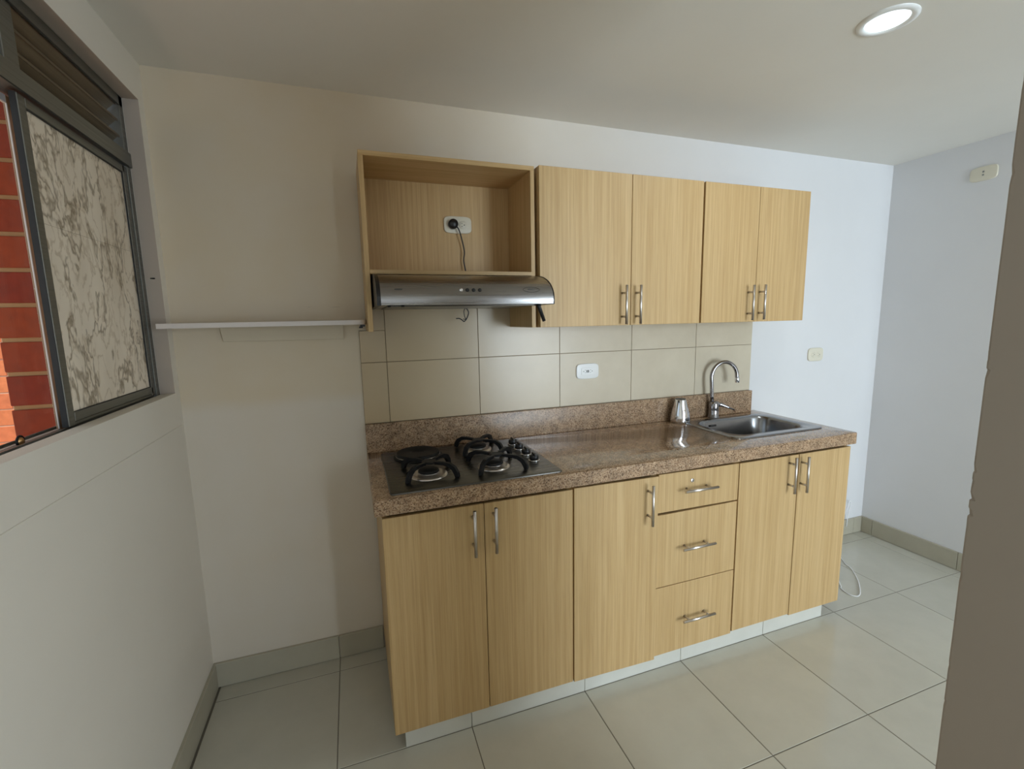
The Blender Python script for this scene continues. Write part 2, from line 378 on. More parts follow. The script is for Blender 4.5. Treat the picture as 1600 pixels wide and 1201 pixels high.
skirting('baseboard_right', 'tile skirting along the far right wall', W-.012, W-.0005, 0, 0, [-1.25, -.97, -.52, -.075, -.001], (0, -1), 'y')

# backsplash tiles on the back wall
tj = [.632] + [.7335+.3913*k for k in range(5)] + [2.677]
zj = [1.016, 1.269, 1.522, 1.70]
obj('tile_bed', box(B(.632, 2.677, -.0062, -.0002, 1.0, 1.3985), .665, 2.6, -.0062, -.0002, 1.3985, 1.70), 'grout_l', wb)
for a, b_ in zip(tj, tj[1:]):
    for c_, d_ in zip(zj, zj[1:]):
        d2 = 1.56 if c_ > 1.5 and a > 1.2 else d_
        if a < .7 and d2 > 1.3985:     # tiles cut around the hood cabinet's side panel
            zc = max(c_, 1.3985)
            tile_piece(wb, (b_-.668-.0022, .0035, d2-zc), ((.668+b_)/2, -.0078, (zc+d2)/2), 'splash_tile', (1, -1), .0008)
            d2 = 1.3985
            if d2 <= c_: continue
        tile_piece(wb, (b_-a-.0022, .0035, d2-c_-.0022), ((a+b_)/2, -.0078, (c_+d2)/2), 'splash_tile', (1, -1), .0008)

# ---------------------------------------------------------------- window_1 (left wall)
w1 = thing('window_1', (-.07, -.9, OZ0), 'grey aluminium sliding window with a marble-pattern covered pane and louvres above', 'window', kind=S)
def bar(x0, x1, y0, y1, z0, z1, nm='frame', m='alu', par=None, bev=.0015): return obj(nm, B(x0, x1, y0, y1, z0, z1, bev=bev), m, par or w1)
FX0, FX1 = -.115, -.045
bar(FX0, FX1, -.071, OY1, 1.191, OZ1, 'jamb'); bar(FX0, FX1, OY0, OY0+.028, OZ0, OZ1, 'jamb')
bar(FX0, FX1, OY0, OY1, 2.130, OZ1, 'head_rail'); bar(FX0, FX1+.006, OY0, OY1, 1.947, 1.993, 'transom')
bar(FX0, FX1+.004, OY0, OY1, 1.177, 1.191, 'sill_track')
bar(FX1-.012, FX1-.008, OY0, OY1, 1.191, 1.1975, 'track_rib', bev=.0006); bar(-.099, -.096, OY0, OY1, 1.191, 1.196, 'track_rib', bev=.0006)
bar(FX0+.005, FX1-.001, -.618, -.567, 1.993, 2.130, 'mullion'); bar(FX0+.005, FX1-.001, -1.17, -1.12, 1.993, 2.130, 'mullion')
bar(-.0448, -.0435, -1.74, -.075, 2.127, 2.1305, 'gasket', 'alu_dark', bev=0); bar(-.0395, -.0385, -1.74, -.075, 1.9445, 1.9475, 'gasket', 'alu_dark', bev=0)
for y0, y1 in ((-.567, -.071), (-1.12, -.618), (-1.72, -1.17)):
    for z in (2.126, 2.078, 2.030):
        bm = bmesh.new()
        prof = [(-.050, z+.006), (-.050, z-.001), (-.0515, z-.001), (-.0525, z+.0035), (-.104, z-.044), (-.104, z-.052), (-.1055, z-.052), (-.1055, z-.0425), (-.053, z+.006)]
        prism(bm, prof, y0+.004, y1-.012, plane='xy'); 
        for v in bm.verts: v.co = Vector((v.co.x, v.co.z, v.co.y))
        obj('slat', bm, 'slat', w1)
# film covered sash (inner track)
sx0, sx1 = -.060, -.048
sash = obj('sash', B(sx0, sx1, -.592, -.564, 1.198, 1.943, bev=.0015), 'alu', w1)
bm = bmesh.new(); box(bm, sx0, sx1, -.564, -.088, 1.921, 1.943, bev=.0015); box(bm, sx0, sx1, -.564, -.088, 1.207, 1.230, bev=.0015); box(bm, sx0+.001, sx1-.001, -.564, -.088, 1.199, 1.2065, bev=.0008)
box(bm, sx0, sx1, -.100, -.073, 1.199, 1.943, bev=.0015); obj('rail', bm, 'alu', sash)
bm = bmesh.new(); box(bm, sx1-.004, sx1-.001, -.565, -.099, 1.918, 1.9215); box(bm, sx1-.004, sx1-.001, -.565, -.099, 1.229, 1.2315); box(bm, sx1-.004, sx1-.001, -.1025, -.099, 1.23, 1.92); obj('strip', bm, 'alu_dark', sash)
bm = bmesh.new(); box(bm, sx1-.012, sx1-.005, -.566, -.099, 1.229, 1.674); box(bm, sx1-.012, sx1-.0053, -.588, -.099, 1.6748, 1.922)
tag(obj('pane', bm, 'marble', sash), 'pane covered with marble-pattern film')
# clear sash (outer track)
obj('strip', B(sx0-.001, sx1-.0015, -.5940, -.5922, 1.199, 1.943), 'alu_dark', sash)  # dark sliver painted in for the shaded gap beside the sash
cs = obj('sash', B(-.0865, -.080, -.566, -.540, 1.186, 1.943, bev=.001), 'alu_brown', w1)
bm = bmesh.new(); box(bm, -.0865, -.080, OY0+.03, -.566, 1.181, 1.1925, bev=.001); box(bm, -.0865, -.080, OY0+.03, -.566, 1.925, 1.943, bev=.001); box(bm, -.0865, -.080, OY0+.03, OY0+.05, 1.193, 1.943); tag(obj('rail', bm, 'shelf', cs), 'pale pinkish rail')
tag(obj('strip', B(-.0818, -.0792, -.5685, -.566, 1.193, 1.925), 'shelf', cs), 'thin pale glazing seal')
obj('pane', B(-.085, -.083, OY0+.05, -.567, 1.192, 1.926), 'glass', cs)
bm = bmesh.new(); pts = [(-.078, -.711+.011*math.cos(a), 1.197+.011*math.sin(a)) for a in (2*PI*k/24 for k in range(25))]
tube(bm, pts, .0022, 8, False); obj('latch_ring', bm, 'iron', cs)
bm = bmesh.new(); lathe(bm, [(.0085, 0), (.0085, -.004), (.005, -.007), (.0001, -.007)], (-.080, -.711, 1.197), 16, 'x'); obj('latch_knob', bm, 'brass', cs)
# windows in the wall behind the camera (out of frame, where the daylight enters)
for nm, xs_, za, zb_ in (('window_2', (2.1, 3.03, 3.96), .15, 2.15), ('window_3', (.35, .78, 1.21), 1.10, 2.0)):
    w2 = thing(nm, (xs_[0], YN-.03, za), 'window behind the camera', 'window', kind=S)
    for x in xs_: obj('frame', B(x, x+.04, YN-.06, YN-.02, za, zb_), 'alu', w2)
    obj('head_rail', B(xs_[0]+.04, xs_[-1], YN-.06, YN-.02, zb_-.04, zb_), 'alu', w2); obj('sill_track', B(xs_[0]+.04, xs_[-1], YN-.06, YN-.02, za, za+.04), 'alu', w2)

# ---------------------------------------------------------------- outside the window
def brick_wall(name, label, x0, x1, y, z0, z1, pitch, zref, L, m, mm, joint=.012, off=0.0):
    w = tag(obj(name, B(x0+.004, x1-.004, y+.006, y+.25, z0, z1), mm), label, 'wall', kind=S)
    k = math.ceil((z0-zref)/pitch); meshes = {}; row = 0
    while zref+k*pitch < z1:
        zb = zref+k*pitch+joint/2; zt = zb+pitch-joint; xx = x1 - (L+joint)*(.5 if k % 2 else 0) + off*0; x = x1
        xe = x1
        first = L if k % 2 == 0 else L/2
        while xe > x0+.03:
            xs_ = max(x0, xe-first)
            key = round(xe-xs_, 3)
            if key not in meshes:
                b = bmesh.new(); box(b, -key/2, key/2, -.05, .05, -(pitch-joint)/2, (pitch-joint)/2, bev=.002)
                bmesh.ops.recalc_face_normals(b, faces=b.faces[:]); me = bpy.data.meshes.new('brick'); b.to_mesh(me); b.free(); me.materials.append(M[m]); meshes[key] = me
            o = bpy.data.objects.new('brick', meshes[key]); C.objects.link(o); o.parent = w
            o.location = ((xe+xs_)/2, y+.05+random.uniform(-.0015, .0015), (zb+zt)/2); o.rotation_euler = (0, random.uniform(-.004, .004), 0)
            xe = xs_-joint; first = L
        k += 1
    return w
brick_wall('wall_pier', 'brick pier with shade painted in, just outside the window', -.475, -.145, .0, .7, 2.25, .1122, 1.398, .33, 'brick', 'mortar', .014)
brick_wall('wall_neighbour', 'sunlit-toned brick wall of the neighbouring building, seen beyond the pier', -3.2, -.95, 2.0, .1, 2.9, .111, 1.125, .30, 'brick_far', 'mortar_far', .009)
tag(obj('ground', B(-4.5, -.14, -4.3, 2.6, -.12, -.06), 'mortar_far'), 'pavement outside the window', 'pavement', kind=S)
tag(obj('pier_shade_slab', B(-1.15, -.14, -4.3, .3, 2.42, 2.56), 'wall'), 'added unseen slab shading the brick pier outside', 'sun blocker', kind=S)  # unseen slab, added to keep sun and sky off the pier

# ---------------------------------------------------------------- plinth under the base cabinets
pl = thing('plinth', (1.66, -.3, 0), 'low white tiled plinth under the base cabinets', 'plinth', kind=S)
obj('core', B(.694, 2.625, -.530, -.0005, .0002, .0665), 'grout_l', pl)
for a, b_ in zip([.686, .917, 1.367, 1.817, 2.267], [.917, 1.367, 1.817, 2.267, 2.633]):
    tile_piece(pl, (b_-a-.002, .008, .065), ((a+b_)/2, -.534, .0335), 'plinth_tile', (1, -1), .0008)
tile_piece(pl, (.008, .526, .065), (2.629, -.266, .0335), 'plinth_tile', (0, 1), .0008)

# ---------------------------------------------------------------- base cabinets
def handle(parent, x, z, yd, vertical=True, L=.158, cc=.096, out=.033):
    bm = bmesh.new(); yb = yd-out
    if vertical:
        tube(bm, [(x, yb, z-L/2), (x, yb, z+L/2)], .0055, 14)
        for s in (-1, 1): tube(bm, [(x, yd, z+s*cc/2), (x, yb, z+s*cc/2)], .0045, 10)
    else:
        tube(bm, [(x-L/2, yb, z), (x+L/2, yb, z)], .0055, 14)
        for s in (-1, 1): tube(bm, [(x+s*cc/2, yd, z), (x+s*cc/2, yb, z)], .0045, 10)
    return obj('handle', bm, 'nickel', parent)
ZB, ZT, YD = .069, .829, -.551
def carcass(t_, x0, x1, y0, z0, z1, back=True, m='wood_v'):
    bm = bmesh.new(); th = .016
    box(bm, x0, x0+th, y0, -.0125, z0, z1, bev=.0006); obj('side_panel', bm, m, t_)
    bm = bmesh.new(); box(bm, x1-th, x1, y0, -.0125, z0, z1, bev=.0006); obj('side_panel', bm, m, t_)
    obj('bottom_panel', B(x0+th, x1-th, y0, -.0125, z0, z0+th, bev=.0006), 'wood_h', t_)
    if back: obj('back_panel', B(x0+th, x1-th, -.024, -.0125, z0+th, z1), m, t_)
def door(t_, x0, x1, z0, z1, yf, nm='door', th=.0165, m='wood_v', rot=None):
    d = obj(nm, B(x0+.0012, x1-.0012, yf, yf+th, z0, z1, bev=.0011), m, t_); return d
G = 'wooden base cabinets under the countertop'
c1 = thing('base_cabinet', (.982, -.28, ZB), 'leftmost base cabinet, two oak-look doors below the stove', 'cabinet', G)
carcass(c1, .654, 1.311, YD+.019, ZB, .842)
d = door(c1, .653, .9815, ZB, ZT, YD); handle(d, .941, .742, YD)
d = door(c1, .9815, 1.311, ZB, ZT, YD); handle(d, 1.013, .742, YD)
c2 = thing('base_cabinet', (1.49, -.28, ZB), 'narrow base cabinet with one oak-look door standing slightly ajar, left of the drawers', 'cabinet', G)
carcass(c2, 1.3125, 1.667, YD+.019, ZB, .842)
# single door hung on its left edge, slightly ajar
d = obj('door', B(1.3155, 1.6675, YD-.0, YD+.0165, ZB-.004, ZT+.003, bev=.0011), 'wood_v', c2); handle(d, 1.622, .733, YD)
def swing(o, px, py, ang):
    # rotate mesh data of the part (and its own children) about a vertical hinge
    off = Vector((0, 0, 0)); p = o.parent
    while p is not None: off += p.location; p = p.parent
    R_ = Matrix.Translation((px-off.x, py-off.y, 0)) @ Matrix.Rotation(ang, 4, 'Z') @ Matrix.Translation((-(px-off.x), -(py-off.y), 0))
    o.data.transform(R_)
    for ch in o.children: ch.data.transform(R_)
swing(d, 1.3155, YD, math.radians(-1.6))
c3 = thing('drawer_cabinet', (1.87, -.28, ZB), 'base cabinet with three stacked oak-look drawers', 'cabinet', G)
carcass(c3, 1.6685, 2.0685, YD+.019, ZB, .842)
d = door(c3, 1.672, 2.067, .6745, ZT+.001, YD, 'drawer'); handle(d, 1.853, .7595, YD, False)
T_ = Matrix.Translation((2.067-1.87, 0, .6745-ZB)) @ Matrix.Rotation(math.radians(.55), 4, 'Y') @ Matrix.Translation((-(2.067-1.87), 0, -(.6745-ZB)))
d.data.transform(T_); d.children[0].data.transform(T_)
bm = bmesh.new(); lathe(bm, [(.0085, 0), (.0085, .0015), (.007, .0025), (.0001, .0025)], (1.833, YD, .791), 20, 'y'); lk = obj('lock', bm, 'chrome', d)
obj('keyhole', B(1.8322, 1.8338, YD-.0029, YD-.0024, .787, .795), 'slot', c3)
d = door(c3, 1.672, 2.067, .3665, .6685, YD, 'drawer'); handle(d, 1.853, .5245, YD, False)
d = door(c3, 1.672, 2.067, ZB, .3635, YD, 'drawer'); handle(d, 1.866, .214, YD, False)
c4 = thing('base_cabinet', (2.394, -.28, ZB), 'rightmost base cabinet, two oak-look doors below the sink', 'cabinet', G)
carcass(c4, 2.070, 2.717, YD+.019, ZB, .842)
d = door(c4, 2.071, 2.3995, ZB+.008, ZT, YD); handle(d, 2.345, .749, YD)
d = door(c4, 2.4015, 2.718, ZB, ZT, YD); handle(d, 2.417, .744, YD)

# ---------------------------------------------------------------- countertop with upstand, sink cut-out
X0, X1, YF, ZC = .632, 2.728, -.571, .897
ct = thing('countertop', (1.68, -.28, .846), 'long speckled brown granite countertop with low upstand against the tiles', 'countertop')
hole = rrect(2.185, 2.645, -.415, -.118, .075, 6)
bm = bmesh.new()
prism(bm, rrect(X0, X1, YF, -.0005, [.003, .003, .003, .012], 3), .8465, ZC, 'xy', .003, 2, holes=(hole,))
bm.normal_update()
for f_ in bm.faces:
    if abs(f_.normal.z) < .5: f_.material_index = 1
obj('slab', bm, ('granite', 'granite_edge'), ct, smooth=35)
obj('upstand', B(X0, 2.677, -.030, -.0098, ZC, 1.016, bev=.0015), 'granite_up', ct)

# ---------------------------------------------------------------- sink
sk = thing('kitchen_sink', (2.415, -.27, ZC), 'stainless steel drop-in sink with one rounded bowl, right end of the counter', 'sink')
def loft(bm, loops, close=True):
    R_ = [[bm.verts.new(p) for p in l] for l in loops]
    for A, Bq in zip(R_, R_[1:]):
        n = len(A)
        for k in range(n): bm.faces.new((A[k], A[(k+1) % n], Bq[(k+1) % n], Bq[k])).smooth = True
    if close: bm.faces.new(R_[-1])
    return bm
def L3(x0, x1, y0, y1, rd, z, seg=7): return [(a, b_, z) for a, b_ in rrect(x0, x1, y0, y1, rd, seg)]
def grow(d, rd, z): return L3(2.192-d, 2.638+d, -.408-d, -.124+d, rd, z)
bm = bmesh.new()
loft(bm, [L3(2.150, 2.684, -.456, -.086, .045, ZC+.0003), L3(2.151, 2.683, -.455, -.087, .045, ZC+.003), L3(2.156, 2.678, -.450, -.092, .045, ZC+.0045),
          L3(2.168, 2.664, -.436, -.104, .060, ZC+.0035), grow(.004, .078, ZC+.0025), grow(0, .075, ZC-.002), grow(-.004, .075, ZC-.012), grow(-.012, .07, ZC-.10), grow(-.020, .065, ZC-.135), grow(-.040, .055, ZC-.147), grow(-.10, .03, ZC-.150)])
obj('bowl', bm, 'sink_steel', sk, recalc=False)
bm = bmesh.new(); lathe(bm, [(.042, .0002), (.042, .002), (.034, .0015), (.030, -.001), (.0001, -.001)], (2.415, -.266, ZC-.150), 28); obj('drain', bm, 'chrome', sk)
obj('badge', B(2.30, 2.335, -.1365, -.1355, ZC-.028, ZC-.018, bev=.0003), 'logo', sk)

# ---------------------------------------------------------------- faucet
fc = thing('faucet', (2.385, -.060, ZC), 'grey chrome gooseneck faucet with a side lever behind the sink', 'faucet')
bm = bmesh.new(); lathe(bm, [(.030, 0), (.030, .004), (.0265, .008), (.025, .045), (.0265, .070), (.0235, .083), (.012, .089)], (2.385, -.060, ZC), 28); obj('body', bm, 'faucet', fc)
bm = bmesh.new(); pts = [(2.372, -.060, ZC+.08), (2.368, -.060, ZC+.15)]
dx, dy = .985, -.17
r_ = .073; c0 = (2.363+r_*dx, -.060+r_*dy, 1.110)
for k in range(0, 20):
    a = PI - k*(PI*1.0)/19; q = r_*math.cos(a)
    pts.append((c0[0]+q*dx, c0[1]+q*dy, c0[2]+r_*math.sin(a)*1.08))
pts.append((pts[-1][0]+.002, pts[-1][1], pts[-1][2]-.012))
tube(bm, smoothpath(pts, 2), .0098, 16); obj('spout', bm, 'faucet', fc)
e = pts[-1]; bm = bmesh.new(); tube(bm, [(e[0]-.001, e[1], e[2]+.012), (e[0], e[1], e[2]), (e[0]+.002, e[1], e[2]-.018), (e[0]+.002, e[1], e[2]-.020)], [.0095, .0115, .0125, .010], 16); obj('aerator', bm, 'chrome', fc)
bm = bmesh.new(); tube(bm, [(2.395, -.064, ZC+.070), (2.418, -.074, ZC+.068), (2.450, -.090, ZC+.054), (2.480, -.105, ZC+.040)], [.016, .011, .0065, .004], 14); obj('lever', bm, 'faucet', fc)

# ---------------------------------------------------------------- silver cup beside the sink
cu = thing('metal_cup', (2.155, -.068, ZC), 'small shiny silver cup with narrow dark mouth, standing left of the sink', 'cup')
cx, cy = 2.155, -.079
bm = bmesh.new(); lathe(bm, [(.0001, 0), (.044, 0), (.0480, .003), (.0495, .012), (.0480, .035), (.0395, .070), (.0310, .102), (.0270, .116), (.0262, .118), (.0250, .116), (.028, .102), (.036, .070), (.040, .03), (.038, .006), (.0001, .006)], (cx, cy, ZC), 40, capped=False); obj('body', bm, 'chrome', cu)
bm = bmesh.new(); lathe(bm, [(.0001, .1165), (.0245, .1165), (.0252, .1185), (.0245, .1205), (.020, .1195), (.0001, .117)], (cx, cy, ZC), 32, capped=False); tag(obj('mouth_insert', bm, 'black_plastic', cu), 'dark recessed mouth')

# ---------------------------------------------------------------- cooktop
ck = thing('cooktop', (.978, -.305, ZC), 'steel four-burner cooktop with black grates and a solid hot plate, left end of the counter', 'cooktop')
bm = bmesh.new(); prism(bm, rrect(.684, 1.275, -.546, -.066, .014, 5), ZC+.0002, ZC+.0055, 'xy', .0028, 3); obj('plate', bm, 'steel_plate', ck, smooth=40)
ZP = ZC+.0055
def burner(x, y, R_=.058):
    bm = bmesh.new(); lathe(bm, [(R_+.008, 0), (R_+.007, .0035), (R_-.004, .006), (R_-.014, .002), (.030, .003), (.028, .012), (.0001, .012)], (x, y, ZP), 40, capped=False)
    o = tag(obj('burner', bm, 'nickel', ck), 'pale metal burner ring')
    bm = bmesh.new(); lathe(bm, [(.034, .010), (.036, .013), (.036, .018), (.032, .0205), (.0001, .0215)], (x, y, ZP), 32); obj('cap', bm, 'enamel', o)
    bm = bmesh.new(); lathe(bm, [(.030, .006), (.038, .0085), (.038, .0115), (.030, .012)], (x, y, ZP), 32); obj('rim', bm, 'steel', o)
def grate(x, y, R_, rot, zt=.042):
    bm = bmesh.new()
    for k in range(4):
        a = rot+k*PI/2; c_, s_ = math.cos(a), math.sin(a); prev = None
        prof = [(R_, 0), (R_*.97, .014), (R_*.88, .030), (R_*.72, .040), (R_*.50, zt), (R_*.22, zt-.002)]
        ths = [.014, .017, .017, .014, .011, .009]; w_ = .0060
        rings = []
        for i, (rr, z) in enumerate(prof):
            p, q = prof[max(i-1, 0)], prof[min(i+1, len(prof)-1)]
            tx, tz = q[0]-p[0], q[1]-p[1]; l_ = math.hypot(tx, tz); nx, nz = tz/l_, -tx/l_
            h = ths[i]/2; ring = []
            for sx, sn in ((-w_, -h), (w_, -h), (w_, h), (-w_, h)):
                r0 = rr+nx*sn; zz = max(0, z+nz*sn); ring.append(bm.verts.new((x+r0*c_-sx*s_, y+r0*s_+sx*c_, ZP+zz)))
            rings.append(ring)
        for A, Bq in zip(rings, rings[1:]):
            for j in range(4): bm.faces.new((A[j], A[(j+1) % 4], Bq[(j+1) % 4], Bq[j]))
        bm.faces.new(rings[0][::-1]); bm.faces.new(rings[-1])
    lathe(bm, [(.020, zt-.006), (.026, zt-.004), (.026, zt+.001), (.020, zt+.002)], (x, y, ZP), 24); [bm.faces.ensure_lookup_table()]
    bmesh.ops.recalc_face_normals(bm, faces=bm.faces[:])
    obj('grate', bm, 'iron', ck)
burner(.826, -.405); grate(.832, -.386, .118, math.radians(44))
burner(1.062, -.405, .052); grate(1.076, -.395, .120, math.radians(46))
burner(1.066, -.165, .050); grate(1.070, -.170, .110, math.radians(45))
bm = bmesh.new(); lathe(bm, [(.094, 0), (.095, .003), (.088, .006), (.084, .005), (.084, .014), (.082, .018), (.079, .0195), (.074, .0185), (.024, .0185), (.022, .016), (.0001, .016)], (.822, -.165, ZP), 48, capped=False)
tag(obj('hot_plate', bm, 'enamel', ck), 'solid black round hot plate')
bm = bmesh.new(); lathe(bm, [(.086, .0045), (.0875, .0065), (.0875, .009), (.085, .0095)], (.822, -.165, ZP), 48, capped=False); obj('trim_ring', bm, 'steel', ck)
for y in (-.396, -.312, -.231, -.153):
    bm = bmesh.new(); lathe(bm, [(.0215, 0), (.0215, .003), (.019, .0045)], (1.225, y, ZP), 28); k = obj('knob_ring', bm, 'chrome', ck)
    bm = bmesh.new(); lathe(bm, [(.018, .0035), (.0175, .014), (.0165, .020), (.014, .022), (.0001, .022)], (1.225, y, ZP), 28)
    box(bm, 1.225-.004, 1.225+.004, y-.0165, y+.0165, ZP+.018, ZP+.029, bev=.002); obj('knob', bm, 'black_plastic', ck)
obj('mark', B(1.222, 1.252, -.470, -.4685, ZP, ZP+.0004), 'logo', ck)

# ---------------------------------------------------------------- wall cabinets
UB, UT, YU = 1.399, 1.998, -.293
n1 = thing('hood_cabinet', (.976, -.14, UB), 'open oak-look wall cabinet above the range hood with a wall socket inside', 'cabinet', 'wooden wall cabinets')
YC = YU+.018
obj('side_panel', B(.661, .677, YC, -.0105, UB, UT-.0162, bev=.0006), 'wood_v', n1)
obj('side_panel', B(1.2735, 1.2895, YC, -.0105, UB, UT-.0162, bev=.0006), 'wood_v', n1)
obj('top_panel', B(.661, 1.2895, YC, -.0005, UT-.016, UT, bev=.0006), 'wood_h', n1)
bm = bmesh.new(); box(bm, .6775, 1.273, YC, -.0175, 1.597, 1.611, bev=.0006); box(bm, .6775, 1.2880, YC-.0025, YC-.0003, 1.597, 1.611, bev=.0004); obj('shelf', bm, 'wood_h', n1)
obj('back_panel', B(.6775, 1.273, -.017, -.0105, 1.600, UT-.0165), 'wood_v', n1)
n2 = thing('wall_cabinet', (1.685, -.14, UB), 'wide two-door oak-look wall cabinet, next to the range hood', 'cabinet', 'wooden wall cabinets')
carcass(n2, 1.3015, 2.068, YC+.001, UB, UT, False); obj('top_panel', B(1.3175, 2.052, YC+.001, -.0125, UT-.016, UT), 'wood_h', n2)
d = door(n2, 1.300, 1.709, UB, UT, YU); handle(d, 1.668, 1.482, YU)
d = door(n2, 1.709, 2.066, UB, UT, YU); handle(d, 1.736, 1.4825, YU)
n3 = thing('wall_cabinet', (2.38, -.14, UB), 'narrower two-door oak-look wall cabinet, rightmost, above the sink', 'cabinet', 'wooden wall cabinets')
carcass(n3, 2.071, 2.687, YC+.001, UB, UT, False); obj('top_panel', B(2.087, 2.671, YC+.001, -.0125, UT-.016, UT), 'wood_h', n3)
d = door(n3, 2.0725, 2.3795, UB, UT, YU); handle(d, 2.336, 1.485, YU)
d = door(n3, 2.3795, 2.688, UB, UT, YU); handle(d, 2.404, 1.487, YU)

# ---------------------------------------------------------------- range hood
hd = thing('range_hood', (.98, -.25, 1.483), 'slim stainless range hood with curved front and black end caps', 'range hood')
HX0, HX1, HZ = .6835, 1.278, 1.484
def hprof(g=0):
    y0, z0 = -.28, HZ+.004
    P_ = [(-.02, HZ-g), (-.474-g, HZ-g), (-.476-g, HZ+.012)]
    for k in range(1, 15):
        a = (PI/2)*k/14; P_.append((y0-(.196+g)*math.cos(a)**.9, z0+.012+(.092+g)*math.sin(a)))
    P_ += [(-.02, z0+.104+g)]
    return P_
bm = bmesh.new(); prism(bm, hprof(), HX0+.012, HX1-.003, plane='yz')
for f_ in bm.faces:
    if abs(f_.normal.x) < .5: f_.smooth = True
obj('shell', bm, 'steel', hd, smooth=40)
bm = bmesh.new(); prism(bm, hprof(.0018), HX0, HX0+.0118, plane='yz'); tag(obj('end_cap', bm, 'black_plastic', hd), 'black plastic end cap')
bm = bmesh.new(); prism(bm, hprof(.0018), HX1-.0028, HX1, plane='yz'); tag(obj('end_cap', bm, 'black_plastic', hd), 'black plastic end cap')
obj('filter', B(.72, 1.24, -.42, -.06, HZ-.004, HZ-.0002, bev=.001), 'steel_plate', hd)
def on_hood(z):   # front surface y at height z
    s_ = (z-(HZ+.016))/.092; return -.28-.196*max(0, math.cos(math.asin(min(1, max(0, s_)))))**.9
for i, x in enumerate((.949, .970, .991, 1.012)):
    y = on_hood(1.530); bm = bmesh.new(); lathe(bm, [(.0062, -.003), (.0062, .003), (.0045, .0045), (.0001, .0045)], (x, y, 1.530), 20, 'y')
    o = obj('button', bm, 'chrome' if i == 0 else 'black_plastic', hd)
    if i == 0: tag(o, 'shiny metal button')
for x, w_, nm in ((.750, .012, 'emblem'), (1.196, .0135, 'emblem')):
    z = 1.532; y = on_hood(z)
    bm = bmesh.new(); box(bm, x-w_, x+w_, y-.0012, y+.004, z-.0024, z+.0024, bev=.0008)
    if x > 1:
        pts = [(x+.030*math.cos(t), on_hood(z+.0085*math.sin(t))-.0006, z+.0085*math.sin(t)) for t in (2*PI*k/32 for k in range(33))]
        tube(bm, pts, .0007, 6, False)
    obj(nm, bm, 'logo', hd)
bm = bmesh.new(); tube(bm, [(1.237, -.43, HZ+.002), (1.239, -.43, HZ-.010), (1.258, -.43, HZ-.060)], [.010, .0075, .0065], 8); obj('flap_lever', bm, 'black_plastic', hd)
for x in (.722, .764):
    bm = bmesh.new(); lathe(bm, [(.006, 0), (.005, -.006), (.0001, -.006)], (x, -.44, HZ), 14); obj('stud', bm, 'black_plastic', hd)
bm = bmesh.new(); tube(bm, smoothpath([(1.052, -.10, HZ), (1.063, -.10, 1.465), (1.056, -.10, 1.442), (1.044, -.10, 1.428), (1.036, -.10, 1.433), (1.024, -.10, 1.440), (1.010, -.10, 1.440)], 6), .0022, 8)
tube(bm, smoothpath([(1.052, -.10, HZ), (1.044, -.10, 1.470), (1.046, -.10, 1.448), (1.051, -.10, 1.436), (1.040, -.10, 1.438)], 6), .0016, 8)
obj('loose_wire', bm, 'black_plastic', hd)
pc = obj('power_cord', tube(bmesh.new(), smoothpath([(1.038, -.040, 1.817), (1.049, -.041, 1.800), (1.060, -.038, 1.765), (1.070, -.036, 1.715), (1.066, -.036, 1.682), (1.070, -.036, 1.650), (1.078, -.036, 1.6115)], 6), .0026, 8), 'black_plastic', hd)
bm = bmesh.new(); lathe(bm, [(.019, 0), (.020, .006), (.0195, .020), (.016, .026), (.0001, .027)], (1.027, -.0232, 1.824), 28, 'y'); obj('plug', bm, 'black_plastic', pc)

# ---------------------------------------------------------------- sockets
def socket(name, label, cat, loc, rz, w_, h_, m, style, group=None):
    o = thing(name, (0, 0, 0), label, cat, group)
    bm = bmesh.new(); pts = []
    for k in range(48):
        a = 2*PI*k/48; c_, s_ = math.cos(a), math.sin(a); n_ = .42
        pts.append((w_/2*math.copysign(abs(c_)**n_, c_), h_/2*math.copysign(abs(s_)**n_, s_)))
    prism(bm, pts, -.0004, -.0075, 'xz', .0035, 3); obj('plate', bm, m, o, smooth=40)
    def face(x, r_=.0165):
        bm = bmesh.new(); lathe(bm, [(r_, .007), (r_, .0082), (r_-.001, .009), (.0001, .009)], (x, 0, 0), 28, 'y'); fo = obj('receptacle', bm, m, o)
        bm = bmesh.new()
        for dx_, dz_ in ((-.004, .006), (-.004, -.006)): box(bm, x+dx_-.0022, x+dx_+.0022, -.0093, -.0089, dz_-.0010, dz_+.0010)
        lathe(bm, [(.0022, .0089), (.0022, .0093), (.0001, .0093)], (x+.006, 0, 0), 12, 'y'); obj('slot', bm, 'slot', fo)
    if style == 'duplex': face(-.021); face(.021)
    if style == 'blind':
        face(.021)
    if style == 'gfci':
        bm = bmesh.new(); prism(bm, rrect(-.034, .034, -.0165, .0165, .003, 3), -.007, -.0088, 'xz', .0006, 1); fo = obj('receptacle', bm, m, o)
        bm = bmesh.new(); box(bm, -.0075, -.0030, -.0100, -.0086, -.006, .006, bev=.0005); box(bm, .0005, .005, -.0100, -.0086, -.006, .006, bev=.0005); obj('button', bm, 'slot', fo)
        for s in (-1, 1):
            for sz in (-1, 1): obj('slot', B(s*.014-.0022, s*.014+.0022, -.0091, -.0087, sz*.0058-.0008, sz*.0058+.0008), 'slot', fo)
            bm = bmesh.new(); lathe(bm, [(.0021, .0087), (.0021, .0091), (.0001, .0091)], (s*.0225, 0, 0), 12, 'y'); obj('slot', bm, 'slot', fo)
    if style == 'hole':
        bm = bmesh.new(); box(bm, -.004, .004, -.0092, -.0072, .004, .013, bev=.0008); box(bm, -.004, .004, -.0092, -.0072, -.011, -.003, bev=.0008); obj('switch', bm, 'alu', o)
    o.location = loc; o.rotation_euler = (0, 0, rz); return o
